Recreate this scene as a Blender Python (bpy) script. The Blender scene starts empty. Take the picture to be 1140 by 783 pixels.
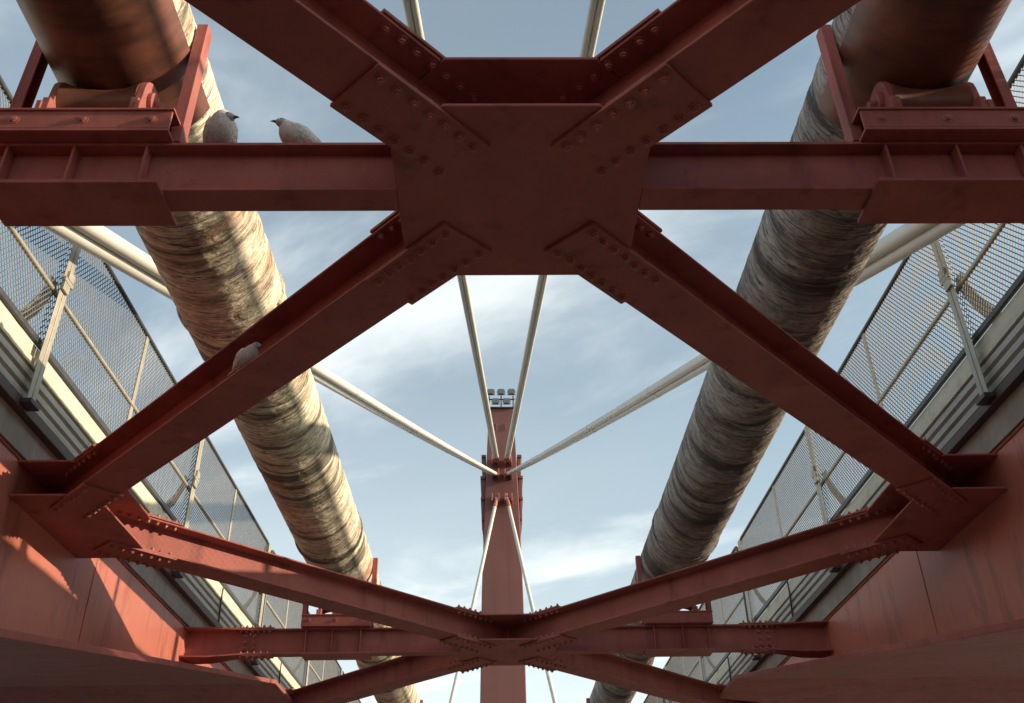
import bpy, math, random
from mathutils import Vector, Matrix, noise
random.seed(7)
sc = bpy.context.scene
# ------------------------------------------------------------------ camera
PITCH, YAW, ROLL = math.radians(32.42), math.radians(1.04), math.radians(-0.85)
CAMX = -0.107
F = Vector((math.sin(YAW)*math.cos(PITCH), math.cos(YAW)*math.cos(PITCH), math.sin(PITCH)))
R = Vector((math.cos(YAW), -math.sin(YAW), 0)); U = R.cross(F)
R2 = math.cos(ROLL)*R + math.sin(ROLL)*U; U2 = -math.sin(ROLL)*R + math.cos(ROLL)*U
cd = bpy.data.cameras.new('camera'); cam = bpy.data.objects.new('camera', cd); sc.collection.objects.link(cam)
cd.sensor_width = 36; cd.lens = 1040/1140*36; cd.clip_end = 6000; cd.clip_start = 0.05
M = Matrix((R2, U2, -F)).transposed().to_4x4(); M.translation = Vector((CAMX, 0, 0)); cam.matrix_world = M
sc.camera = cam
# ------------------------------------------------------------------ sun and sky
SUN = Vector((1.0, -0.10, 0.30)).normalized()
elev = math.asin(SUN.z)
w = bpy.data.worlds.new('World'); sc.world = w; w.use_nodes = True
nt = w.node_tree; nt.nodes.clear(); N = nt.nodes.new; L = nt.links.new
out = N('ShaderNodeOutputWorld'); bg = N('ShaderNodeBackground'); bg.inputs['Strength'].default_value = 0.12
L(bg.outputs[0], out.inputs[0])
sky = N('ShaderNodeTexSky'); sky.sky_type = 'NISHITA'; sky.sun_disc = False
sky.sun_elevation = elev; sky.sun_rotation = math.atan2(SUN.x, SUN.y); sky.dust_density = 2.0; sky.air_density = 1.0; sky.ozone_density = 0.25
tc = N('ShaderNodeTexCoord'); sep = N('ShaderNodeSeparateXYZ'); L(tc.outputs['Generated'], sep.inputs[0])
mx = N('ShaderNodeMath'); mx.operation = 'MAXIMUM'; mx.inputs[1].default_value = 0.06; L(sep.outputs[2], mx.inputs[0])
def wmath(op, a, b):
    n = N('ShaderNodeMath'); n.operation = op
    for i, v in enumerate((a, b)):
        if isinstance(v, (int, float)): n.inputs[i].default_value = v
        else: L(v, n.inputs[i])
    return n.outputs[0]
cx = wmath('DIVIDE', sep.outputs[0], mx.outputs[0]); cy = wmath('DIVIDE', sep.outputs[1], mx.outputs[0])
# cloud plane, axes turned a little so that the streaks run up to the right
rx = wmath('ADD', wmath('MULTIPLY', cx, 0.80), wmath('MULTIPLY', cy, -0.60)); ry = wmath('ADD', wmath('MULTIPLY', cx, 0.60), wmath('MULTIPLY', cy, 0.80))
cmb = N('ShaderNodeCombineXYZ'); L(wmath('MULTIPLY', rx, 0.62), cmb.inputs[0]); L(wmath('MULTIPLY', ry, 1.25), cmb.inputs[1]); cmb.inputs[2].default_value = 4.45
n1 = N('ShaderNodeTexNoise'); n1.inputs['Scale'].default_value = 1.15; n1.inputs['Detail'].default_value = 8; n1.inputs['Roughness'].default_value = 0.56; n1.inputs['Distortion'].default_value = 0.35
L(cmb.outputs[0], n1.inputs['Vector'])
r1 = N('ShaderNodeMapRange'); r1.inputs[1].default_value = 0.52; r1.inputs[2].default_value = 0.76; r1.interpolation_type = 'SMOOTHSTEP'; L(n1.outputs['Fac'], r1.inputs[0])
n2 = N('ShaderNodeTexNoise'); n2.inputs['Scale'].default_value = 0.5; n2.inputs['Detail'].default_value = 4; L(cmb.outputs[0], n2.inputs['Vector'])
r2 = N('ShaderNodeMapRange'); r2.inputs[1].default_value = 0.35; r2.inputs[2].default_value = 0.7; r2.inputs[3].default_value = 0.09; r2.inputs[4].default_value = 0.26; L(n2.outputs['Fac'], r2.inputs[0])
hz = N('ShaderNodeMapRange'); hz.inputs[1].default_value = 0.50; hz.inputs[2].default_value = 0.10; hz.inputs[4].default_value = 0.46; hz.interpolation_type = 'SMOOTHSTEP'; L(sep.outputs[2], hz.inputs[0])
fac = wmath('MINIMUM', wmath('ADD', wmath('ADD', wmath('MULTIPLY', r1.outputs[0], 0.55), r2.outputs[0]), hz.outputs[0]), 0.97)
mix = N('ShaderNodeMix'); mix.data_type = 'RGBA'; L(fac, mix.inputs['Factor']); L(sky.outputs[0], mix.inputs['A']); mix.inputs['B'].default_value = (8.4, 7.15, 7.1, 1)
wb = N('ShaderNodeMix'); wb.data_type = 'RGBA'; wb.blend_type = 'MULTIPLY'; wb.inputs['Factor'].default_value = 1.0; wb.inputs['B'].default_value = (0.85, 1.04, 1.02, 1)
L(mix.outputs['Result'], wb.inputs['A']); L(wb.outputs['Result'], bg.inputs['Color'])
sd = bpy.data.lights.new('sun', 'SUN'); sd.energy = 5.0; sd.angle = math.radians(0.53); sd.color = (1.0, 0.80, 0.56)
so = bpy.data.objects.new('sun', sd); sc.collection.objects.link(so); so.rotation_euler = SUN.to_track_quat('Z', 'Y').to_euler()
sc.view_settings.view_transform = 'Standard'; sc.view_settings.look = 'None'; sc.view_settings.gamma = 1.0; sc.view_settings.use_curve_mapping = False
sc.view_settings.exposure = 0.63

# ------------------------------------------------------------------ materials
def material(name, col, rough=0.5, metal=0.0, var=0.15, scale=3.0, bump=0.1, bscale=60, spec=0.5, extra=None, stretch=(1, 1, 1)):
    m = bpy.data.materials.new(name); m.use_nodes = True; t = m.node_tree; b = t.nodes['Principled BSDF']
    b.inputs['Roughness'].default_value = rough; b.inputs['Metallic'].default_value = metal; b.inputs['Specular IOR Level'].default_value = spec
    g = t.nodes.new('ShaderNodeNewGeometry'); mp = t.nodes.new('ShaderNodeMapping'); mp.inputs['Scale'].default_value = stretch
    t.links.new(g.outputs['Position'], mp.inputs['Vector'])
    n = t.nodes.new('ShaderNodeTexNoise'); n.inputs['Scale'].default_value = scale; n.inputs['Detail'].default_value = 9; n.inputs['Roughness'].default_value = 0.62
    t.links.new(mp.outputs[0], n.inputs['Vector'])
    cr = t.nodes.new('ShaderNodeValToRGB'); e = cr.color_ramp.elements
    e[0].position = 0.30; e[1].position = 0.70
    e[0].color = tuple(c*(1-var) for c in col) + (1,); e[1].color = tuple(min(1, c*(1+var)) for c in col) + (1,)
    t.links.new(n.outputs['Fac'], cr.inputs[0]); last = cr.outputs[0]
    if extra: last = extra(t, mp.outputs[0], last, b)
    t.links.new(last, b.inputs['Base Color'])
    rr = t.nodes.new('ShaderNodeMapRange'); rr.inputs[3].default_value = max(0.05, rough-0.10); rr.inputs[4].default_value = min(1, rough+0.12)
    t.links.new(n.outputs['Fac'], rr.inputs[0]); t.links.new(rr.outputs[0], b.inputs['Roughness'])
    if bump:
        n2 = t.nodes.new('ShaderNodeTexNoise'); n2.inputs['Scale'].default_value = bscale; n2.inputs['Detail'].default_value = 6; t.links.new(mp.outputs[0], n2.inputs['Vector'])
        bp = t.nodes.new('ShaderNodeBump'); bp.inputs['Strength'].default_value = bump; bp.inputs['Distance'].default_value = 0.013 if bump > 0.8 else 0.01
        t.links.new(n2.outputs['Fac'], bp.inputs['Height']); t.links.new(bp.outputs[0], b.inputs['Normal'])
    return m
def overlay(t, vec, last, scale, lo, hi, colour, amount=1.0, detail=8, stretch=None, dist=0.0):
    if stretch:
        mp = t.nodes.new('ShaderNodeMapping'); mp.inputs['Scale'].default_value = stretch; t.links.new(vec, mp.inputs['Vector']); vec = mp.outputs[0]
    n = t.nodes.new('ShaderNodeTexNoise'); n.inputs['Scale'].default_value = scale; n.inputs['Detail'].default_value = detail; n.inputs['Roughness'].default_value = 0.65; n.inputs['Distortion'].default_value = dist
    t.links.new(vec, n.inputs['Vector'])
    r = t.nodes.new('ShaderNodeMapRange'); r.inputs[1].default_value = lo; r.inputs[2].default_value = hi; r.inputs[4].default_value = amount; t.links.new(n.outputs['Fac'], r.inputs[0])
    mixn = t.nodes.new('ShaderNodeMix'); mixn.data_type = 'RGBA'; mixn.inputs['B'].default_value = colour + (1,)
    t.links.new(r.outputs[0], mixn.inputs['Factor']); t.links.new(last, mixn.inputs['A'])
    return mixn.outputs['Result']
def red_extra(t, vec, last, b):
    last = overlay(t, vec, last, 1.4, 0.52, 0.75, (0.48, 0.20, 0.17), 0.5)                                   # chalked paint
    last = overlay(t, vec, last, 5.0, 0.54, 0.74, (0.11, 0.040, 0.030), 0.65, stretch=(1, 1, 0.2))            # grime runs
    last = overlay(t, vec, last, 9.0, 0.63, 0.72, (0.24, 0.085, 0.035), 0.6, dist=0.6)                        # rust blooms
    last = overlay(t, vec, last, 30.0, 0.70, 0.73, (0.42, 0.27, 0.23), 0.8)                                   # scuffs
    last = overlay(t, vec, last, 13.0, 0.735, 0.75, (0.60, 0.57, 0.52), 0.8, stretch=(1, 1, 0.6))             # droppings
    return overlay(t, vec, last, 42.0, 0.67, 0.73, (0.07, 0.028, 0.020), 0.75)                                # chips
def pipe_extra(dark, blotch, rust):
    def f(t, vec, last, b):
        last = overlay(t, vec, last, 1.3, 0.48, 0.66, blotch, 0.8, stretch=(1, 1.4, 1))
        last = overlay(t, vec, last, 0.9, 0.53, 0.62, rust, 0.75, stretch=(1, 0.8, 1), dist=0.5)
        last = overlay(t, vec, last, 1.0, 0.52, 0.60, dark, 0.88, stretch=(0.45, 1.5, 0.45), dist=0.9)
        last = overlay(t, vec, last, 3.0, 0.54, 0.66, dark, 0.85, stretch=(1, 5, 1), dist=0.8)
        last = overlay(t, vec, last, 14.0, 0.57, 0.64, dark, 0.7, stretch=(1, 1.2, 1), dist=0.4)
        last = overlay(t, vec, last, 5.0, 0.55, 0.60, (dark[0]*0.5, dark[1]*0.5, dark[2]*0.5), 0.9, stretch=(0.8, 9, 0.8), dist=1.2)
        return last
    return f
def dirt(colour, scale, lo, hi, amt, stretch=None):
    return lambda t, vec, last, b: overlay(t, vec, last, scale, lo, hi, colour, amt, stretch=stretch)
MT = dict(
    red=material('red_oxide_paint', (0.365, 0.120, 0.106), 0.60, var=0.18, scale=2.2, bump=0.08, bscale=45, spec=0.14, extra=red_extra),
    redweb=material('red_web_paint', (0.52, 0.18, 0.135), 0.40, var=0.14, scale=1.1, bump=0.05, bscale=25, spec=0.35, extra=red_extra),
    towerred=material('tower_paint', (0.20, 0.078, 0.070), 0.6, var=0.12, scale=0.5, bump=0.03, bscale=10, extra=dirt((0.10, 0.04, 0.035), 0.8, 0.5, 0.75, 0.5, (2.5, 1, 0.12))),
    bolt=material('bolt_paint', (0.37, 0.125, 0.105), 0.5, var=0.25, scale=30, bump=0),
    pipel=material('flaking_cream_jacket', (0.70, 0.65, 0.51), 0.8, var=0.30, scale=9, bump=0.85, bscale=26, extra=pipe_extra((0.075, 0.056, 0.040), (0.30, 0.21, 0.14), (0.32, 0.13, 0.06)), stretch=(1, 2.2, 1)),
    piper=material('flaking_shaded_jacket', (0.36, 0.34, 0.32), 0.78, var=0.32, scale=9, bump=0.85, bscale=26, extra=pipe_extra((0.035, 0.031, 0.029), (0.16, 0.125, 0.11), (0.14, 0.07, 0.05)), stretch=(1, 2.2, 1)),  # darker copy of the cream jacket, shade put into its colour
    saddle=material('rusty_saddle_sheet', (0.17, 0.066, 0.045), 0.42, var=0.35, scale=3.5, bump=0.12, bscale=18, extra=dirt((0.05, 0.03, 0.022), 2.5, 0.46, 0.66, 0.8, (0.6, 3, 0.6))),
    strap=material('dark_strap', (0.09, 0.07, 0.055), 0.7, var=0.3, scale=20),
    post=material('galvanised_post', (0.36, 0.33, 0.27), 0.45, 0.35, var=0.2, scale=12, bump=0.05, extra=dirt((0.16, 0.12, 0.08), 6, 0.55, 0.75, 0.6)),
    darkrail=material('dark_rail', (0.055, 0.055, 0.058), 0.45, 0.3, var=0.25, scale=15),
    mesh=material('expanded_mesh_metal', (0.13, 0.133, 0.137), 0.6, 0.2, var=0.2, scale=8, bump=0),
    fascia=material('painted_fascia_steel', (0.40, 0.39, 0.35), 0.5, 0.1, var=0.15, scale=4, bump=0.04, extra=dirt((0.20, 0.17, 0.13), 3, 0.5, 0.72, 0.6, (1, 0.3, 2))),
    trim=material('cream_trim', (0.55, 0.50, 0.38), 0.5, var=0.12, scale=6, extra=dirt((0.25, 0.19, 0.12), 5, 0.52, 0.72, 0.6)),
    brown=material('brown_duct', (0.085, 0.055, 0.045), 0.55, var=0.25, scale=8),
    concrete=material('concrete', (0.36, 0.35, 0.32), 0.85, var=0.16, scale=5, bump=0.35, bscale=40, extra=dirt((0.20, 0.18, 0.15), 2, 0.45, 0.7, 0.6, (1, 1, 0.3))),
    asphalt=material('asphalt', (0.05, 0.05, 0.052), 0.9, var=0.2, scale=20, bump=0.3, bscale=150),
    cable=material('white_cable_sheath', (0.56, 0.56, 0.53), 0.4, var=0.08, scale=3, bump=0.02, extra=dirt((0.42, 0.40, 0.35), 0.8, 0.5, 0.75, 0.5)),
    ground=material('gravel_ground', (0.13, 0.128, 0.128), 0.95, var=0.3, scale=0.8, bump=0.5, bscale=12, extra=dirt((0.05, 0.055, 0.03), 0.15, 0.5, 0.65, 0.7)),
    skyblock=material('skylight_blocker_green', (0.05, 0.062, 0.035), 0.95, var=0.4, scale=0.03, bump=0, spec=0.1),  # for the unseen ring that holds back low sky light
    lamp=material('lamp_housing', (0.16, 0.165, 0.17), 0.4, 0.5, var=0.1, scale=5, bump=0),
    glass=material('lamp_glass', (0.17, 0.18, 0.18), 0.15, var=0.05, scale=5, bump=0),
    feather=material('grey_feathers', (0.58, 0.56, 0.56), 0.85, var=0.28, scale=60, bump=0.5, bscale=160, extra=dirt((0.56, 0.45, 0.42), 9, 0.5, 0.65, 0.6)),
    wing=material('pale_wing_feathers', (0.68, 0.67, 0.66), 0.85, var=0.3, scale=50, bump=0.5, bscale=140, extra=dirt((0.12, 0.12, 0.13), 22, 0.55, 0.62, 0.8, (1, 1, 3))),
    headf=material('dark_head_feathers', (0.42, 0.42, 0.43), 0.75, var=0.3, scale=60, bump=0.4, bscale=150),
    beak=material('dark_beak', (0.06, 0.055, 0.06), 0.4, var=0.2, scale=40, bump=0),
    legm=material('pink_legs', (0.35, 0.10, 0.08), 0.6, var=0.2, scale=60, bump=0),
)
# ------------------------------------------------------------------ helpers
COL = sc.collection
class MB:
    def __init__(s): s.v = []; s.f = []; s.smooth = False
    def box(s, x0, x1, y0, y1, z0, z1, Mx=None):
        b = len(s.v); P = [(x, y, z) for z in (z0, z1) for (x, y) in ((x0, y0), (x1, y0), (x1, y1), (x0, y1))]
        if Mx is not None: P = [tuple(Mx @ Vector(p)) for p in P]
        s.v += P
        fs = [(3, 2, 1, 0), (4, 5, 6, 7), (0, 1, 5, 4), (1, 2, 6, 5), (2, 3, 7, 6), (3, 0, 4, 7)]
        s.f += [tuple(b+i for i in f) for f in fs]; return s
    def prism(s, poly, z0, z1, Mx=None):          # poly counter-clockwise in xy
        b = len(s.v); n = len(poly); P = [(x, y, z0) for x, y in poly] + [(x, y, z1) for x, y in poly]
        if Mx is not None: P = [tuple(Mx @ Vector(p)) for p in P]
        s.v += P; s.f.append(tuple(b+i for i in reversed(range(n)))); s.f.append(tuple(b+n+i for i in range(n)))
        for i in range(n): j = (i+1) % n; s.f.append((b+i, b+j, b+n+j, b+n+i))
        return s
    def loft(s, rings, close=True):
        b = len(s.v); n = len(rings[0])
        for r in rings: s.v += [tuple(p) for p in r]
        for k in range(len(rings)-1):
            for i in range(n):
                j = (i+1) % n; s.f.append((b+k*n+i, b+k*n+j, b+(k+1)*n+j, b+(k+1)*n+i))
        if close:
            s.f.append(tuple(b+i for i in reversed(range(n)))); e = b+(len(rings)-1)*n; s.f.append(tuple(e+i for i in range(n)))
        return s
    def tube(s, pts, r, n=12):
        pts = [Vector(p) for p in pts]; rings = []; up = None
        for i, p in enumerate(pts):
            d = (pts[min(i+1, len(pts)-1)]-pts[max(i-1, 0)]).normalized()
            if up is None: up = Vector((0, 0, 1)) if abs(d.z) < 0.9 else Vector((1, 0, 0))
            a = (up-d*up.dot(d)).normalized(); c = d.cross(a); up = a
            rr = r[i] if isinstance(r, (list, tuple)) else r
            rings.append([p+rr*(math.cos(t)*a+math.sin(t)*c) for t in (2*math.pi*k/n for k in range(n))])
        return s.loft(rings)
    def build(s, name, mat, parent=None, bevel=0.0, smooth=False, loc=None, kind=None):
        me = bpy.data.meshes.new(name); me.from_pydata(s.v, [], s.f); me.update()
        me.materials.append(MT[mat] if isinstance(mat, str) else mat)
        if smooth:
            me.polygons.foreach_set('use_smooth', [True]*len(me.polygons)); me.set_sharp_from_angle(angle=math.radians(50))
        return link(name, me, parent, bevel, loc, kind)
def link(name, me, parent=None, bevel=0.0, loc=None, kind=None):
    o = bpy.data.objects.new(name, me); COL.objects.link(o)
    if parent is not None: o.parent = parent
    if loc is not None: o.location = loc
    if bevel:
        m = o.modifiers.new('bevel', 'BEVEL'); m.width = bevel; m.segments = 2; m.limit_method = 'ANGLE'; m.angle_limit = math.radians(40)
    if kind: o['kind'] = kind
    return o
def tag(o, label, cat, group=None):
    o['label'] = label; o['category'] = cat
    if group: o['group'] = group
    return o
def thing(name, label, cat, loc=(0, 0, 0), rz=0.0, group=None):
    o = bpy.data.objects.new(name, None); COL.objects.link(o); o.empty_display_size = 0.2
    o.location = loc; o.rotation_euler = (0, 0, rz); return tag(o, label, cat, group)
def sm(a, b, x): t = max(0, min(1, (x-a)/(b-a))); return t*t*(3-2*t)

# ------------------------------------------------------------------ layout numbers (metres; bridge axis = Y, camera at eye height z = 0)
H0, H1 = 3.0, 3.31            # underside and top of the bracing
T = 0.018                     # plate thickness
YC0, PAN = 3.377, 4.104       # first centre joint, half panel
XW = 3.93                     # inner face of the girder webs
LD = math.hypot(XW, PAN); UD = (XW/LD, PAN/LD)
GROUND = -1.7
# ------------------------------------------------------------------ setting: ground, decks, and unseen ring and side walls added to block light
g = MB().box(-2500, 2500, -2500, 2500, GROUND-0.5, GROUND).build('ground', 'ground', kind='structure')
hm = MB(); hr = []
for i in range(120):
    a = 2*math.pi*i/120; hh = 34+22*noise.noise((math.cos(a)*2.2, math.sin(a)*2.2, 0.3))+9*noise.noise((math.cos(a)*9, math.sin(a)*9, 4.0))
    hr.append([(math.cos(a)*rr_, math.sin(a)*rr_, GROUND+z_) for rr_, z_ in ((380, -0.3), (420, hh*0.55), (470, hh*0.92), (520, hh), (640, hh*0.8), (900, -0.4))])
hr.append(hr[0])
hm.loft(hr, close=False); hm.build('skylight_blocker', 'skyblock', smooth=True, kind='structure')  # unseen ring, added to cut low sky light on the girder undersides
for s, nm in ((-1, 'left'), (1, 'right')):
    m = MB(); a, b = sorted((s*(XW-0.03), s*10.2))
    m.box(a, b, -12, 75, 3.345, 3.583); a, b = sorted((s*(XW+0.012), s*10.2)); m.box(a, b, -12, 75, 3.5835, 3.60); a, b = sorted((s*(XW+0.012), s*(XW+0.29))); m.box(a, b, -12, 75, 3.601, 4.10); m.build('bridge_deck', 'concrete', kind='structure')
    a, b = sorted((s*(XW+0.30), s*9.8)); MB().box(a, b, -12, 75, 3.604, 3.66).build('road', 'asphalt', kind='structure')
    a, b = sorted((s*9.85, s*10.15)); tag(MB().box(a, b, -12, 75, 3.602, 5.05).build('sunblock_wall', 'concrete', bevel=0.02), f'unseen added concrete parapet on the outer edge of the {nm} roadway deck', 'sunblock_wall')  # out of view, added to keep low sun off the right pipe
# ------------------------------------------------------------------ edge girders
def zflange(y): return 0.583+0.191*min(y, 13.4)
for s, nm in ((-1, 'left'), (1, 'right')):
    G = thing('edge_girder', f'{nm} deep red box girder with its bottom plate rising away, under the {nm} railing', 'girder', (s*XW, 0, 0))
    ys = [-12, -6, 0, 4, 8, 12, 13.4, 14.6, 14.96, 20, 40, 75]
    m = MB(); rings = []
    for y in ys: z = zflange(y); rings.append([(0, y, z+0.03), (s*0.02, y, z+0.03), (s*0.02, y, 3.315), (0, y, 3.315)] if s > 0 else [(s*0.02, y, z+0.03), (0, y, z+0.03), (0, y, 3.315), (s*0.02, y, 3.315)])
    m.loft(rings); m.build('web', 'redweb', G)
    m = MB(); rings = []
    for y in ys:
        z = zflange(y); a, b = sorted((-s*(0.73-0.72*max(0, min(1, (y-14.6)/0.36))), s*4.6)); rings.append([(a, y, z-0.055), (b, y, z-0.055), (b, y, z), (a, y, z)])
    m.loft(rings); m.build('bottom_flange', 'red', G, bevel=0.006)
    m = MB(); rings = []
    for y in ys: z = zflange(y); a, b = sorted((s*4.2, s*4.22)); rings.append([(a, y, z+0.002), (b, y, z+0.002), (b, y, 3.315), (a, y, 3.315)])
    m.loft(rings); m.build('outer_web', 'redweb', G)
    a, b = sorted((-s*0.012, s*0.5)); MB().box(a, b, -12, 75, 3.317, 3.343).build('top_flange', 'red', G, bevel=0.003)
    # welded seams of the web, thin beads
    for y in (0.9, 8.62, 16.4, 24.2):
        MB().box(*sorted((0, -s*0.006)), y-0.008, y+0.008, zflange(y)+0.02, 3.31).build('weld_seam', 'redweb', G, bevel=0.003)
    # rough mortar lip on the lower edge of the deck slab
    m = MB(); rings = []
    y = -4.0
    while y < 30:
        d = 0.022+0.018*noise.noise((y*3, s*4, 1))+0.010*noise.noise((y*11, s, 2)); zz = 3.385+0.02*noise.noise((y*2.3, 5, s*3))+0.012*noise.noise((y*9, 5, s*3))
        x0, x1 = -s*d, s*0.015
        rings.append([(x0, y, 3.346), (x1, y, 3.346), (x1, y, zz+0.02), (x0, y, zz)] if s > 0 else [(x1, y, 3.346), (x0, y, 3.346), (x0, y, zz), (x1, y, zz+0.02)])
        y += 0.09
    m.loft(rings); m.build('mortar_lip', 'concrete', G)
# ------------------------------------------------------------------ bolt (one mesh shared by all): head below, nut above, grip 40 mm
def bolt_mesh(name, grip=0.04, r=0.0185):
    m = MB()
    def cyl(rad, z0, z1, n, ph=0.0): m.prism([(rad*math.cos(2*math.pi*k/n+ph), rad*math.sin(2*math.pi*k/n+ph)) for k in range(n)], z0, z1)
    cyl(r*1.45, -0.005, 0.001, 12); cyl(r, -0.021, -0.004, 6, 0.3); cyl(r*0.6, -0.029, -0.02, 8)
    cyl(r*0.55, -0.01, grip+0.01, 8); cyl(r*1.4, grip-0.001, grip+0.005, 12); cyl(r, grip+0.004, grip+0.022, 6, 0.1); cyl(r*0.6, grip+0.02, grip+0.036, 8)
    me = bpy.data.meshes.new(name); me.from_pydata(m.v, [], m.f); me.materials.append(MT['bolt']); return me
BOLT = bolt_mesh('bolt')
BOLTW = bolt_mesh('web_bolt', 0.030, 0.019)
SPW, SPL0, SPL1 = 0.32, 0.36, 1.0
def splice_mesh(z0, z1, l):
    m = MB().box(0, l, -SPW/2, SPW/2, z0, z1); me = bpy.data.meshes.new('splice_plate'); me.from_pydata(m.v, [], m.f); me.materials.append(MT['red']); return me
SPB = splice_mesh(0, 0.02, SPL1-SPL0)
def inner_strip_mesh():
    m = MB().box(0, 0.56, -0.06, 0.06, 0, 0.012); me = bpy.data.meshes.new('inner_splice'); me.from_pydata(m.v, [], m.f); me.materials.append(MT['red']); return me
def joint(name, label, cx, cy, dirs, poly, s_in, s_out, bolts=True):
    J = thing('gusset_joint', label, 'gusset joint', (cx, cy, 0))
    for nm, z in (('bottom_plate', H0), ('top_plate', H1-T)):
        MB().prism(poly, z, z+T).build(nm, 'red', J, bevel=0.005)
    for (ux, uy) in dirs:
        ang = math.atan2(uy, ux)
        o = MB().box(0.02, s_in+0.37, -0.007, 0.007, H0+T+0.001, H1-T-0.001).build('joint_web', 'red', J); o.rotation_euler = (0, 0, ang)
        for nm, z in (('splice_plate', H0-0.0215), ('splice_plate', H1+0.0015)):
            sp = link('splice_plate', SPB, J, 0.003); sp.rotation_euler = (0, 0, ang); sp.location = (ux*(s_in), uy*(s_in), z)
            if not bolts: continue
            n = 7; zz = 0.0 if z < H0 else -0.0215-0.0005
            for t in (-0.112, 0.112):
                for k in range(n):
                    b = link('bolt', BOLT, sp); b.location = (0.055+k*0.0885+random.uniform(-.004, .004), t+random.uniform(-.004, .004), zz-(0 if zz == 0 else -0.002)); b.rotation_euler = (0, 0, random.uniform(0, 1))
    return J
def ch(u, r, hw=0.17): # chamfer corners, perpendicular to a member axis
    p = (-u[1], u[0]); return (u[0]*r-p[0]*hw, u[1]*r-p[1]*hw), (u[0]*r+p[0]*hw, u[1]*r+p[1]*hw)
RC, RG = 0.66, 0.80
cdirs = [(UD[0], UD[1]), (-UD[0], UD[1]), (-UD[0], -UD[1]), (UD[0], -UD[1])]
cpoly = [q for d in cdirs for q in ch(d, RC)]
NEAR = {0: 'nearest and largest bolted gusset joint, right overhead where two beam pairs cross', 1: 'middle bolted gusset joint in front of the tower, with many bolt heads below', 2: 'farther bolted gusset joint of the bracing, low behind the lower frame edge'}
ROWN = {0: 'nearest', 1: 'second', 2: 'far'}
for k in range(3):
    joint('gusset_joint', NEAR[k], 0, YC0+2*PAN*k, cdirs, cpoly, SPL0, SPL1, bolts=k < 2)
for gk in range(-1, 5, 2):
    for s, nm in ((-1, 'left'), (1, 'right')):
        y = YC0+PAN*gk; ds = [(-s*UD[0], UD[1]), (-s*UD[0], -UD[1])]
        poly = []
        a1, a2 = ch((UD[0], -UD[1]), RG); b1, b2 = ch((UD[0], UD[1]), RG)
        poly = [(0.0, -0.70), (a1[0], a1[1]), (a2[0], a2[1]), (b1[0], b1[1]), (b2[0], b2[1]), (0.0, 0.70)]
        if s > 0: poly = [(-x, yy) for x, yy in reversed(poly)]
        wh = {-1: 'behind the viewpoint', 1: 'at mid height of the picture', 3: 'low behind the bottom flange'}[gk]
        joint('gusset_joint', f'gusset joint tying two diagonals to the {nm} girder, {wh}', s*(XW-0.002), y, ds, poly, 0.50, 1.14, bolts=(gk > 0))
# ------------------------------------------------------------------ diagonal braces (I sections, 300 x 310)
FW = 0.30
def brace(label, x0, y0, dx, dy, s0, s1):
    D = thing('diagonal_brace', label, 'brace', (x0, y0, 0), math.atan2(dy, dx), 'diagonal braces of the bracing frame')
    MB().box(s0+0.004, s1-0.004, -FW/2, FW/2, H0+0.0005, H0+T).build('bottom_flange', 'red', D, bevel=0.005)
    MB().box(s0+0.004, s1-0.004, -FW/2, FW/2, H1-T, H1-0.0005).build('top_flange', 'red', D, bevel=0.005)
    MB().box(s0+0.05, s1-0.05, -0.006, 0.006, H0+T+0.0005, H1-T-0.0005).build('web', 'red', D)
    return D
for k in range(3):
    y = YC0+2*PAN*k
    for (ux, uy) in cdirs:
        side = 'left' if ux < 0 else 'right'
        jn = ('nearest joint overhead', 'middle joint before the tower', 'far joint')[k]
        lab = f'red diagonal beam from the {jn} ' + (f'forward to the {side} girder' if uy > 0 else f'back to the {side} girder')
        brace(lab, 0, y, ux, uy, RC, LD-RG)
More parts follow.
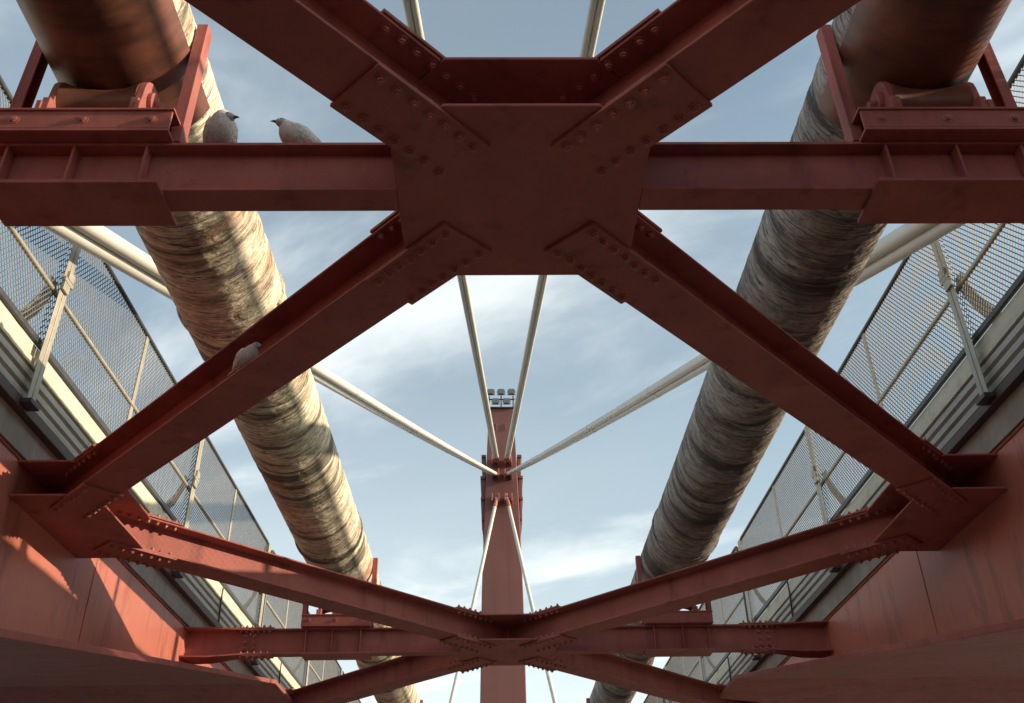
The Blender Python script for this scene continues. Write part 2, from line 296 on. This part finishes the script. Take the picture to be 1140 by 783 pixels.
# ------------------------------------------------------------------ cross beams
XP, ZP, RP = 2.10, 4.12, 0.39
BW = 0.15
for k in range(3):
    y = YC0+2*PAN*k
    for s, nm in ((-1, 'left'), (1, 'right')):
        B = thing('cross_beam', f'{("nearest", "second", "far")[k]} red cross beam carrying the {nm} pipe, between gusset joint and {nm} girder', 'beam', (0, y, 0), 0 if s > 0 else math.pi, 'cross beams under the pipes')
        XE = 3.16
        MB().box(0.5803, XE, -BW/2, BW/2, H0+0.0005, H0+T).build('bottom_flange', 'red', B, bevel=0.002)
        MB().box(0.5803, XE, -BW/2, BW/2, H1-T, H1-0.0005).build('top_flange', 'red', B, bevel=0.002)
        MB().box(0.47, XE, -0.005, 0.005, H0+T, H1-T).build('web', 'red', B)
        poly = [(1.67, -0.155), (2.50, -0.155), (2.50, 0.155), (1.67, 0.155)]
        MB().prism(poly, H0-0.022, H0-0.001).build('cover_plate', 'red', B, bevel=0.002)
        for x in (1.80, 2.15, 2.47):
            for q in (-1, 1):
                a, b = sorted((q*0.0065, q*0.073)); MB().box(x-0.007, x+0.007, a, b, H0+T+0.001, H1-T-0.001).build('stiffener', 'red', B, bevel=0.002)
        # widened end bracket at the girder
        for nm2, za, zb, zc in (('end_flange', H0-0.05, H0-0.032, H0+0.0), ('end_flange', H1-T, H1, H1)):
            hw0, hw1 = 0.19, 0.078
            x1, x2, x3 = 3.165, 3.62, XW-0.003
            top = nm2 == 'end_flange' and za > H0
            zz = [H0+0.0, H0-0.05, H0-0.05] if not top else [H1-T]*3
            rings = []
            for x, hw, z in ((x1, hw1, zz[0]), (x2, hw0*0.82, zz[1]), (x3, hw0, zz[2])):
                rings.append([(x, -hw, z), (x, hw, z), (x, hw, z+T), (x, -hw, z+T)])
            MB().loft(rings).build('end_flange', 'red', B, bevel=0.002)
        m = MB().loft([[(x, -0.005, z), (x, 0.005, z), (x, 0.005, H1-T-0.001), (x, -0.005, H1-T-0.001)] for x, z in ((3.165, H0+T+0.002), (3.62, H0-0.029), (XW-0.003, H0-0.029))]); m.build('end_web', 'red', B)
        cov = MB().box(2.86, 3.46, -0.073, 0.073, H1+0.001, H1+0.016).build('splice_plate', 'red', B, bevel=0.002)
        cov2 = MB().box(2.86, 3.30, -0.073, 0.073, H0-0.016, H0-0.0005).build('splice_plate', 'red', B, bevel=0.002)
        if k < 2:
            for c, zz, xs in ((cov, H1-T, [2.92+0.07*i for i in range(7)]), (cov2, H0-0.016, [2.92+0.08*i for i in range(5)])):
                for x in xs:
                    for q in (-0.05, 0.05):
                        b = link('bolt', BOLT, c); b.location = (x, q, zz-0.002); b.rotation_euler = (0, 0, random.uniform(0, 1)); b.scale = (0.9, 0.9, 0.9)
            wp = MB().box(3.03, 3.30, -0.015, -0.0055, H0+0.05, H1-0.05).build('web_plate', 'red', B, bevel=0.002)
            for x in (3.10, 3.21):
                for z in (3.08, 3.155, 3.23):
                    b = link('bolt', BOLTW, wp); b.location = (x, -0.015, z); b.rotation_euler = (-math.pi/2, 0, 0)
# ------------------------------------------------------------------ pipe supports with rollers, standing on the cross beams
for k in range(3):
    y = YC0+2*PAN*k
    for s, nm in ((-1, 'left'), (1, 'right')):
        S = thing('pipe_support', f'red roller cradle with two uprights under the {nm} pipe on the {("nearest", "second", "far")[k]} cross beam', 'pipe support', (s*XP, y, 0), 0, 'roller cradles under the pipes')
        z0 = H1+0.0015; z1 = 3.455
        seat = MB(); seat.box(-0.42, 0.42, -0.155, 0.155, z0, z0+0.016); seat.box(-0.42, 0.42, -0.155, -0.14, z0+0.0165, z1-0.014); seat.box(-0.42, 0.42, 0.14, 0.155, z0+0.0165, z1-0.014); seat.box(-0.43, 0.43, -0.165, 0.165, z1-0.0135, z1)
        seat.build('seat', 'red', S, bevel=0.002)
        for x in (-0.33, 0.0, 0.33):
            b = link('bolt', BOLTW, S); b.location = (x, -0.155, 3.385); b.rotation_euler = (-math.pi/2, 0, 0); b.scale = (1, 1, 0.5)
        zr = 3.63
        for q in (-1, 1):
            # upright channel
            m = MB(); m.box(-0.04, 0.04, -0.008, 0.008, 0, 0.87); m.box(-0.04, -0.028, 0.008, 0.05, 0, 0.87); m.box(0.028, 0.04, 0.008, 0.05, 0, 0.87)
            o = m.build('upright', 'red', S, bevel=0.002, loc=(q*0.437, -0.02, z1-0.12)); o.rotation_euler = (0, 0, q*math.pi/2*1.0)
            MB().box(min(q*0.40, q*0.428), max(q*0.40, q*0.428), -0.05, 0.05, z1+0.001, z1+0.13).build('upright_cleat', 'red', S, bevel=0.002)
            # roller bracket: stepped cheek plate
            prof = [(-0.15, 0), (0.15, 0), (0.15, 0.09), (0.118, 0.10)] + [(0.112*math.cos(math.radians(a)), 0.195+0.112*math.sin(math.radians(a))) for a in range(0, 181, 20)] + [(-0.118, 0.10), (-0.15, 0.09)]
            Mx = Matrix(((0, 0, 1, q*0.215), (1, 0, 0, 0), (0, 1, 0, z1+0.001), (0, 0, 0, 1)))
            MB().prism(prof, -0.018, 0.018, Mx).build('roller_bracket', 'red', S, bevel=0.003)
            ring = lambda r, x: [(x, r*math.cos(t), zr+r*math.sin(t)) for t in (2*math.pi*i/20 for i in range(20))]
            m = MB(); a = q*0.235; m.loft([ring(0.075, a), ring(0.075, a+q*0.022)] if q > 0 else [ring(0.075, a+q*0.022), ring(0.075, a)])
            e = a+q*0.0225; m.loft([ring(0.03, e), ring(0.03, e+q*0.03)] if q > 0 else [ring(0.03, e+q*0.03), ring(0.03, e)]); m.build('axle_cap', 'red', S, bevel=0.003)
            m = MB().box(q*0.24-0.012, q*0.24+0.012, -0.16, -0.147, z1+0.001, z1+0.06); m.build('holding_lug', 'red', S, bevel=0.003)
        rings = []
        for i in range(13):
            x = -0.195+0.39*i/12; r = 0.088+0.034*(x/0.195)**2; rings.append([(x, r*math.cos(t), zr+r*math.sin(t)) for t in (2*math.pi*j/24 for j in range(24))])
        MB().loft(rings).build('roller', 'saddle', S, smooth=True)
# ------------------------------------------------------------------ pipes
def pipe(s, nm, mat, label):
    P = thing('pipe', label, 'pipe', (s*XP, 0, ZP))
    ys = [-8, -4, 0.0]; y = 0.6
    while y < 19: ys.append(y); y += 0.022 if y < 9 else 0.035
    ys += [20, 22, 25, 30, 36, 50, 75]
    n = 132; m = MB(); rings = []
    for y in ys:
        ring = []
        for i in range(n):
            t = 2*math.pi*i/n; c, q = math.cos(t), math.sin(t)
            ya = y+0.07*math.sin(t*1+s)+0.03*math.sin(3*t)
            d = 0
            if 0.5 < y < 19.5:
                d = 0.0035*noise.noise((c*1.3, q*1.3, ya*3+s*9))+0.0035*noise.noise((c*3.2, q*3.2, ya*13+s*3))+0.0025*noise.noise((c*9, q*9, ya*24))
                rg = 1-abs(noise.noise((c*1.7+3, q*1.7, ya*7+s*5))); d -= 0.006*max(0, rg-0.88)/0.12
            r = RP-0.006+d
            ring.append((c*r, y, q*r))
        rings.append(ring)
    m.loft([r[::-1] for r in rings]); m.build('jacket', mat, P, smooth=True)
    for k in range(3):
        yc = YC0+2*PAN*k; rings = []; la, lb, hw_ = (1.05, 0.34, 72) if k == 0 else (0.22, 0.22, 40)
        for i in range(41):
            t = math.radians(-90+hw_*(-1+2*i/40)); c, q = math.cos(t), math.sin(t)
            e = 0.03*math.sin(i*0.5)
            rings.append([(c*(RP+0.004), yc-la+e, q*(RP+0.004)), (c*(RP+0.012), yc-la+e, q*(RP+0.012)), (c*(RP+0.012), yc+lb, q*(RP+0.012)), (c*(RP+0.004), yc+lb, q*(RP+0.004))])
        MB().loft(rings).build('saddle_sheet', 'saddle', P, smooth=True)
    for y in (1.2, 6.2+0.5*s, 10.4, 15.9):
        rings = []
        hw = 0.022
        for i in range(64):
            t = 2*math.pi*i/64; c, q = math.cos(t), math.sin(t); yy = y+0.03*math.sin(t+s)+0.012*noise.noise((c*2, q*2, y))
            rings.append([(c*(RP-0.01), yy-hw, q*(RP-0.01)), (c*(RP+0.012), yy-hw*0.8, q*(RP+0.012)), (c*(RP+0.012), yy+hw*0.8, q*(RP+0.012)), (c*(RP-0.01), yy+hw, q*(RP-0.01))])
        mm = MB(); rings.append(rings[0]); mm.loft(rings, close=False); mm.build('seam_band', mat, P)
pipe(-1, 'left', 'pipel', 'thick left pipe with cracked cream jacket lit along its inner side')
pipe(1, 'right', 'piper', 'thick right pipe with streaked jacket, its shade painted in as dark grey')
# ------------------------------------------------------------------ fascia and railing on each side
XR = 3.86
for s, nm in ((-1, 'left'), (1, 'right')):
    Fz = thing('fascia', f'ribbed grey steel fascia with cream top strip along the {nm} deck edge', 'fascia', (s*XR, 0, 0))
    def strip(name, mat, prof, y0=-4, y1=34, bevel=0.0, seg=1):
        pr = [(s*x, z) for x, z in prof]
        if s < 0: pr = pr[::-1]
        rings = [[(x, y, z) for x, z in pr] for y in (y0, y1)]
        return MB().loft(rings).build(name, mat, Fz, bevel=bevel)
    # x: positive = outwards
    strip('duct', 'brown', [(-0.03, 3.585), (0.06, 3.585), (0.06, 3.665), (-0.03, 3.665)], bevel=0.004)
    for i in range(3):
        z = 3.672+i*0.098
        for j in range(10):
            y0 = -4+3.9*j
            strip('rib_panel', 'fascia', [(0.03, z), (0.06, z), (0.06, z+0.094), (0.03, z+0.094), (-0.006, z+0.076), (-0.006, z+0.022)], y0=y0+0.004, y1=y0+3.896, bevel=0.003)
    strip('cream_strip', 'trim', [(-0.012, 3.972), (0.06, 3.972), (0.06, 4.168), (0.012, 4.168), (0.012, 4.06), (-0.012, 4.04)], bevel=0.003)
    for y in (8.45, 12.45, 16.42):
        MB().tube([(-s*0.02, y+0.02*math.sin(z*9), z) for z in (4.15, 4.05, 3.95, 3.85, 3.75, 3.66, 3.60)], 0.012, 8).build('hanging_cable', 'darkrail', Fz, smooth=True)
ZT, ZM, ZB = 5.565, 4.72, 4.20
def mesh_panel(y0, y1, z0, z1, pitch, ang, th, wd, s):
    m = MB(); dxl, dzl = s*0.003, 0.003          # strands are twisted blades that rise outwards
    for sg in (-1, 1):
        dy, dz = math.cos(ang), sg*math.sin(ang)          # strand direction
        ny, nz = -dz, dy
        cs = [ny*yy+nz*zz for yy in (y0, y1) for zz in (z0, z1)]
        c = min(cs)+pitch*0.5
        while c < max(cs):
            # clip the infinite line to the panel
            t0, t1 = -1e9, 1e9; py, pz = ny*c, nz*c
            for d, p, a, b in ((dy, py, y0, y1), (dz, pz, z0, z1)):
                u0, u1 = (a-p)/d, (b-p)/d
                if u0 > u1: u0, u1 = u1, u0
                t0, t1 = max(t0, u0), min(t1, u1)
            if t1-t0 > 0.02:
                A = (py+dy*t0, pz+dz*t0); B_ = (py+dy*t1, pz+dz*t1); o = 0.0015*sg
                b = len(m.v)
                for (q, r) in (A, B_):
                    m.v += [(o-dxl-th, q-ny*wd, r-nz*wd-dzl), (o+dxl-th, q-ny*wd, r-nz*wd+dzl), (o+dxl+th, q+ny*wd, r+nz*wd+dzl), (o-dxl+th, q+ny*wd, r+nz*wd-dzl)]
                m.f += [(b+0, b+1, b+5, b+4), (b+1, b+2, b+6, b+5), (b+2, b+3, b+7, b+6), (b+3, b+0, b+4, b+7)]
            c += pitch
    return m
SECT = [(-1.55, 14.62, [2.46, 6.46, 10.45, 14.42], 'near'), (14.78, 23.35, [18.5, 22.5], 'middle'), (23.5, 33.5, [26.5, 30.5], 'far')]
for s, nm in ((-1, 'left'), (1, 'right')):
    for (ya, yb, posts, w_) in SECT:
        Rl = thing('railing', f'{w_} length of diamond mesh railing along the {nm} deck edge', 'railing', (s*XR, 0, 0))
        # top rail bent down at both ends
        rr = 0.12; pts = [(0, ya+0.03, ZB+0.02), (0, ya+0.03, ZT-rr)] + [(0, ya+0.03+rr*(1-math.cos(t)), ZT-rr+rr*math.sin(t)) for t in (math.radians(x) for x in (20, 45, 70))] + [(0, ya+0.03+rr, ZT)]
        n_ = int((yb-ya)/1.0); pts += [(0, ya+0.15+(yb-ya-0.3)*i/n_, ZT) for i in range(1, n_)]
        pts += [(0, yb-0.03-rr, ZT)] + [(0, yb-0.03-rr*(1-math.cos(t)), ZT-rr+rr*math.sin(t)) for t in (math.radians(x) for x in (70, 45, 20))] + [(0, yb-0.03, ZT-rr), (0, yb-0.03, ZB+0.02)]
        MB().tube(pts, 0.024, 10).build('top_rail', 'darkrail', Rl, smooth=True)
        MB().tube([(0, ya+0.06, ZM), (0, yb-0.06, ZM)], 0.023, 10).build('middle_rail', 'post', Rl, smooth=True)
        MB().box(-0.02, 0.02, ya+0.06, yb-0.06, ZB-0.022, ZB+0.03).build('bottom_rail', 'darkrail', Rl, bevel=0.004)
        minors = sorted(set([p-2.03 for p in posts]+[p+1.99 for p in posts]))
        mins = [p for p in minors if ya+0.4 < p < yb-0.4]
        flt = []
        for p in mins:
            if not flt or p-flt[-1] > 0.5: flt.append(p)
        for p in flt:
            MB().box(-0.008, 0.008, p-0.034, p+0.034, ZB+0.031, ZT-0.02).build('thin_post', 'post', Rl, bevel=0.002)
        for p in posts:
            # main post: two angles back to back, reaching down over the fascia to a foot on the duct
            m = MB(); xa, xb = sorted((-s*0.075, -s*0.035)); xc, xd = sorted((-s*0.075, -s*0.067))
            m.box(xa, xb, p-0.012, p-0.004, 3.655, ZT-0.07); m.box(xa, xb, p+0.004, p+0.012, 3.655, ZT-0.07)
            m.box(xc, xd, p-0.066, p-0.0125, 3.655, ZT-0.07); m.box(xc, xd, p+0.0125, p+0.066, 3.655, ZT-0.07)
            m.build('main_post', 'post', Rl, bevel=0.002)
            MB().box(*sorted((-s*0.12, s*0.0)), p-0.08, p+0.08, 3.612, 3.653).build('post_foot', 'darkrail', Rl, bevel=0.006)
            # clip at the middle rail
            m = MB(); x0, x1 = sorted((-s*0.10, -s*0.077)); m.box(x0, x1, p-0.075, p+0.075, 4.80, 4.84); m.box(x0, x1, p-0.03, p+0.07, 4.845, 4.93); m.box(x0, x1, p-0.07, p+0.035, 4.71, 4.795)
            m.build('clip', 'post', Rl, bevel=0.003)
            # curved knee brace on the road side
            rings = []
            for i in range(9):
                t = i/8; z = 4.86-0.64*t; x = s*(0.035+0.40*t**1.9); rings.append([(x, p-0.06-0.03*t, z), (x, p+0.06+0.03*t, z), (x+s*0.012, p+0.06+0.03*t, z+0.006), (x+s*0.012, p-0.06-0.03*t, z+0.006)] if s > 0 else [(x+s*0.012, p-0.06-0.03*t, z+0.006), (x+s*0.012, p+0.06+0.03*t, z+0.006), (x, p+0.06+0.03*t, z), (x, p-0.06-0.03*t, z)])
            MB().loft(rings).build('knee_brace', 'post', Rl)
        cuts = sorted([ya+0.055]+[p for p in posts+flt if p < yb-0.3]+[yb-0.055])
        for a, b in zip(cuts, cuts[1:]):
            mesh_panel(a+0.001, b-0.001, ZB+0.03, ZT-0.024, 0.039, math.radians(52), 0.0, 0.0021, s).build('mesh_panel', 'mesh', Rl)
# ------------------------------------------------------------------ tower with flood lamps, and stay cables
TX, TY = 0.04, 37.5
TWR = thing('tower', 'tall tapering red steel bridge tower standing on the centre line', 'tower', (TX, TY, 0))
def hw(z): return 0.93-0.0098*(z-4) if z < 14.7 else 0.78-(z-14.7)*0.0345
rings = []
for z in (GROUND, 4, 8, 12, 14.7, 17, 19, 20.73):
    h_ = hw(z); rings.append([(-h_, 0, z), (h_, 0, z), (h_, 2.0, z), (-h_, 2.0, z)])
MB().loft(rings).build('shaft', 'towerred', TWR, bevel=0.03)
for s in (-1, 1):
    for i, (a, b, x) in enumerate(((17.45, 18.45, 0.86), (16.45, 17.42, 0.90), (15.5, 16.42, 0.88), (14.9, 15.47, 0.82))):
        x0, x1 = sorted((s*(hw(a)+0.003), s*x)); MB().box(x0, x1, 0.25, 1.75, a, b).build('anchor_cheek', 'towerred', TWR, bevel=0.02)
        x0, x1 = sorted((s*(hw(a)+0.003), s*(x+0.035))); MB().box(x0, x1, 0.15, 1.85, b-0.10, b+0.02).build('anchor_rib', 'towerred', TWR, bevel=0.01)
for x in (-0.2, 0.2):
    MB().box(x-0.02, x+0.02, -0.035, -0.002, 19.6, 19.95).build('hook', 'bolt', TWR)
MB().box(-0.62, 0.62, -0.06, 2.06, 20.735, 20.80).build('cap_plate', 'towerred', TWR, bevel=0.01)
MB().tube([(-0.62, -0.16, 21.12), (0.62, -0.16, 21.12)], 0.035, 8).tube([(-0.55, -0.16, 20.70), (-0.55, -0.16, 21.3)], 0.03, 8).tube([(0.55, -0.16, 20.70), (0.55, -0.16, 21.3)], 0.03, 8).tube([(0, -0.16, 20.70), (0, -0.16, 21.3)], 0.03, 8).build('lamp_frame', 'darkrail', TWR)
for i, (x, z) in enumerate(((-0.47, 21.42), (0.0, 21.42), (0.47, 21.42), (-0.25, 20.93), (0.25, 20.93))):
    pos = ('left of the upper row', 'middle of the upper row', 'right of the upper row', 'left of the lower pair', 'right of the lower pair')[i]
    LP = thing('floodlight', f'small grey floodlight on top of the tower, {pos}', 'floodlight', (TX+x, TY-0.32, z), 0, 'floodlights on the tower'); LP.scale = (0.88,)*3
    def rg(y, a, b, c): return [(-a, y, c-b*0.45), (-a*0.72, y, c-b), (a*0.72, y, c-b), (a, y, c-b*0.45), (a, y, c+b*0.45), (a*0.72, y, c+b), (-a*0.72, y, c+b), (-a, y, c+b*0.45)]
    MB().loft([rg(-0.14, 0.19, 0.15, -0.04), rg(0.0, 0.19, 0.15, 0.0), rg(0.13, 0.10, 0.08, 0.03)]).build('housing', 'lamp', LP, bevel=0.01)
    MB().loft([rg(-0.152, 0.165, 0.125, -0.04), rg(-0.142, 0.165, 0.125, -0.04)]).build('lens', 'glass', LP)
    MB().box(-0.21, -0.195, -0.03, 0.03, -0.16, 0.05).box(0.195, 0.21, -0.03, 0.03, -0.16, 0.05).box(-0.21, 0.21, -0.03, 0.03, -0.18, -0.162).build('yoke', 'darkrail', LP)
def stay(label, A, B_, r, lugz, n=14):
    C = thing('stay_cable', label, 'cable', A, 0, 'white stay cables')
    A, B_ = Vector(A), Vector(B_); d = B_-A
    pts = [d*t + Vector((0, 0, -0.10*math.sin(math.pi*t))) for t in (i/10 for i in range(11))]
    MB().tube(pts, r, n).build('sheath', 'cable', C, smooth=True)
    u = d.normalized(); MB().tube([-0.25*u, u*0.55], [r*0.8, r*1.22], n).build('socket', 'bolt', C, smooth=True)
    k = 1
    for t in (0.2, 0.36, 0.52, 0.68, 0.84):
        p = d*t + Vector((0, 0, -0.10*math.sin(math.pi*t))); MB().tube([p-u*0.05, p+u*0.05], r*1.06, n).build('joint_band', 'cable', C)
Z_UP, Z_SD, Z_LO = 17.97, 17.32, 16.18
for s, nm in ((-1, 'left'), (1, 'right')):
    for q, wq in ((0, 'inner'), (1, 'outer')):
        off = 0.062*(q*2-1)*s
        stay(f'{wq} tube of the steep white stay pair passing overhead on the {nm}', (TX+s*0.22+off, TY-0.28, Z_UP), (s*3.9+off, -40, 4.2), 0.063, Z_UP)
        o2 = 0.078*(q*2-1)
        stay(f'{wq} tube of the thick white stay pair running down to the {nm} railing', (TX+s*0.30+o2*s, TY-0.28, Z_SD), (s*3.80+s*o2*0.75-0.03, 3.6, 4.12-o2*0.5), 0.074, Z_SD)
    stay(f'thin white lower stay beside the {nm} edge of the tower', (TX+s*0.22, TY-0.3, Z_LO), (s*2.25, 31.6, 4.0), 0.075, Z_LO)
for z in (Z_UP, Z_SD, Z_LO):
    m = MB()
    for x in (-0.42, -0.14, 0.14, 0.42): m.box(x-0.03, x+0.03, -0.42, -0.003, z-0.16, z+0.20)
    m.build('anchor_lug', 'bolt', TWR, bevel=0.01)
    MB().tube([(-0.46, -0.28, z), (0.46, -0.28, z)], 0.05, 10).build('anchor_pin', 'bolt', TWR)
# ------------------------------------------------------------------ pigeons
def ell_ring(c, rx, rz, tilt=0, n=16):
    c = Vector(c); return [c+Vector((math.cos(t)*rx, math.sin(tilt)*math.sin(t)*rz*-1, math.sin(t)*rz*math.cos(tilt))) for t in (2*math.pi*i/n for i in range(n))]
def pigeon(label, loc, rz, headturn, headz=1.0, sc_=1.0, tilt=0.5, tuck=0.0):
    B = thing('pigeon', label, 'bird', loc, rz, 'pigeons perched on the steel'); B.scale = (sc_,)*3
    # body along +Y, breast forward, feet at z = 0
    ct, st = math.cos(tilt), math.sin(tilt)
    body = [(-0.150, 0.006, 0.010, 0.008), (-0.120, 0.030, 0.026, 0.006), (-0.08, 0.047, 0.042, 0.002), (-0.03, 0.062, 0.058, 0), (0.02, 0.068, 0.066, -0.002), (0.06, 0.062, 0.064, 0), (0.09, 0.048, 0.052, 0.008), (0.108, 0.034, 0.036, 0.02), (0.118, 0.018, 0.020, 0.024)]
    c2, s2 = math.cos(tilt*0.12), math.sin(tilt*0.12)
    def P(y, z):                                   # the rump and tail bend level behind the legs
        e = min(0.0, y+0.07); y0 = max(y, -0.07); return (0, y0*ct+e*c2-z*st*(1+e*6), 0.074+y0*st+e*s2+z*ct)
    rings = [[Vector((math.cos(t)*rx, 0, 0))+Vector(P(y, z+math.sin(t)*rzz)) for t in (2*math.pi*i/18 for i in range(18))] for (y, rx, rzz, z) in body]
    o = MB().loft([r[::-1] for r in rings]).build('body', 'feather', B, smooth=True)
    sub = o.modifiers.new('sub', 'SUBSURF'); sub.levels = 1; sub.render_levels = 1
    nb = Vector(P(0.085, 0.03)); hc = nb+Vector((math.sin(headturn)*0.022, math.cos(headturn)*0.026, 0.055*headz))
    o = MB().tube([nb-Vector((0, 0.01, 0.03)), nb.lerp(hc, 0.5), hc], [0.042, 0.031, 0.025], 14).build('neck', 'headf', B, smooth=True)
    hd = Vector((math.sin(headturn), math.cos(headturn), -0.12)); rr = []
    for t, r in ((-0.03, 0.006), (-0.024, 0.018), (-0.008, 0.0265), (0.010, 0.0265), (0.024, 0.019), (0.034, 0.011), (0.040, 0.004)): rr.append((hc+hd*t+Vector((0, 0, 0.006)), r))
    hdo = MB().tube([p for p, r in rr], [r for p, r in rr], 14).build('head', 'headf', B, smooth=True)
    MB().tube([hc+hd*0.032+Vector((0, 0, 0.004)), hc+hd*0.048+Vector((0, 0, 0.002)), hc+hd*0.062+Vector((0, 0, -0.004))], [0.0085, 0.006, 0.0015], 8).build('beak', 'beak', hdo)
    sx = Vector((math.cos(headturn), -math.sin(headturn), 0))
    for q in (-1, 1):
        c = hc+hd*0.014+sx*q*0.0225+Vector((0, 0, 0.011)); MB().tube([c-sx*q*0.003, c+sx*q*0.003], [0.0045, 0.0035], 8).build('eye', 'beak', hdo)
        # folded wing: flattened shell hugging the body side, tip past the rump
        ws = []
        for (y, h_, z, x) in ((0.075, 0.012, 0.018, 0.050), (0.05, 0.036, 0.014, 0.063), (0.0, 0.046, 0.012, 0.070), (-0.06, 0.040, 0.016, 0.060), (-0.12, 0.026, 0.022, 0.041), (-0.175, 0.013, 0.022, 0.022), (-0.20, 0.004, 0.020, 0.014)):
            ring = []
            for i in range(12):
                t = 2*math.pi*i/12; zz = z+h_*math.sin(t); xx = x-0.012*abs(math.sin(t))**2+0.0075*math.cos(t); ring.append(Vector((q*xx, 0, 0))+Vector(P(y, zz)))
            ws.append(ring)
        if q < 0: ws = [r[::-1] for r in ws]
        MB().loft(ws).build('wing', 'wing', B, smooth=True)
        f = Vector((0, -0.005, 0.05)); MB().tube([(q*0.022, f.y, f.z), (q*0.024, f.y+0.005, 0.03), (q*0.024, f.y-0.002, 0.006)], [0.012, 0.005, 0.004], 8).build('leg', 'legm', B, smooth=True)
        m = MB()
        for a in (-0.5, 0.0, 0.5, math.pi): m.tube([(q*0.024, f.y-0.002, 0.005), (q*0.024+math.sin(a)*0.03, f.y-0.002+math.cos(a)*0.03, 0.003)], [0.004, 0.0025], 6)
        m.build('foot', 'legm', B)
    tl = [(-0.115, 0.022), (-0.17, 0.030), (-0.235, 0.034)]
    MB().loft([[Vector((-w_, 0, 0))+Vector(P(y, 0.002)), Vector((w_, 0, 0))+Vector(P(y, 0.002)), Vector((w_, 0, 0))+Vector(P(y, 0.010)), Vector((-w_, 0, 0))+Vector(P(y, 0.010))] for y, w_ in tl]).build('tail', 'wing', B)
    return B
pigeon('plump grey pigeon resting against the left pipe, turned to the other bird', (-1.475, YC0-0.03, H1+0.001), math.radians(200), -0.9, -0.4, 1.1, 0.5)
pigeon('grey pigeon in profile facing left, alone on the nearest left cross beam', (-1.09, YC0-0.02, H1+0.001), math.radians(125), 0.1, 0.1, 0.95, 0.34)
pigeon('brownish pigeon sitting inside the left forward diagonal beam, low in its flange', (-1.665, 4.945, H0+T+0.001), math.radians(-143), -0.7, 0.2, 0.92, 0.3)
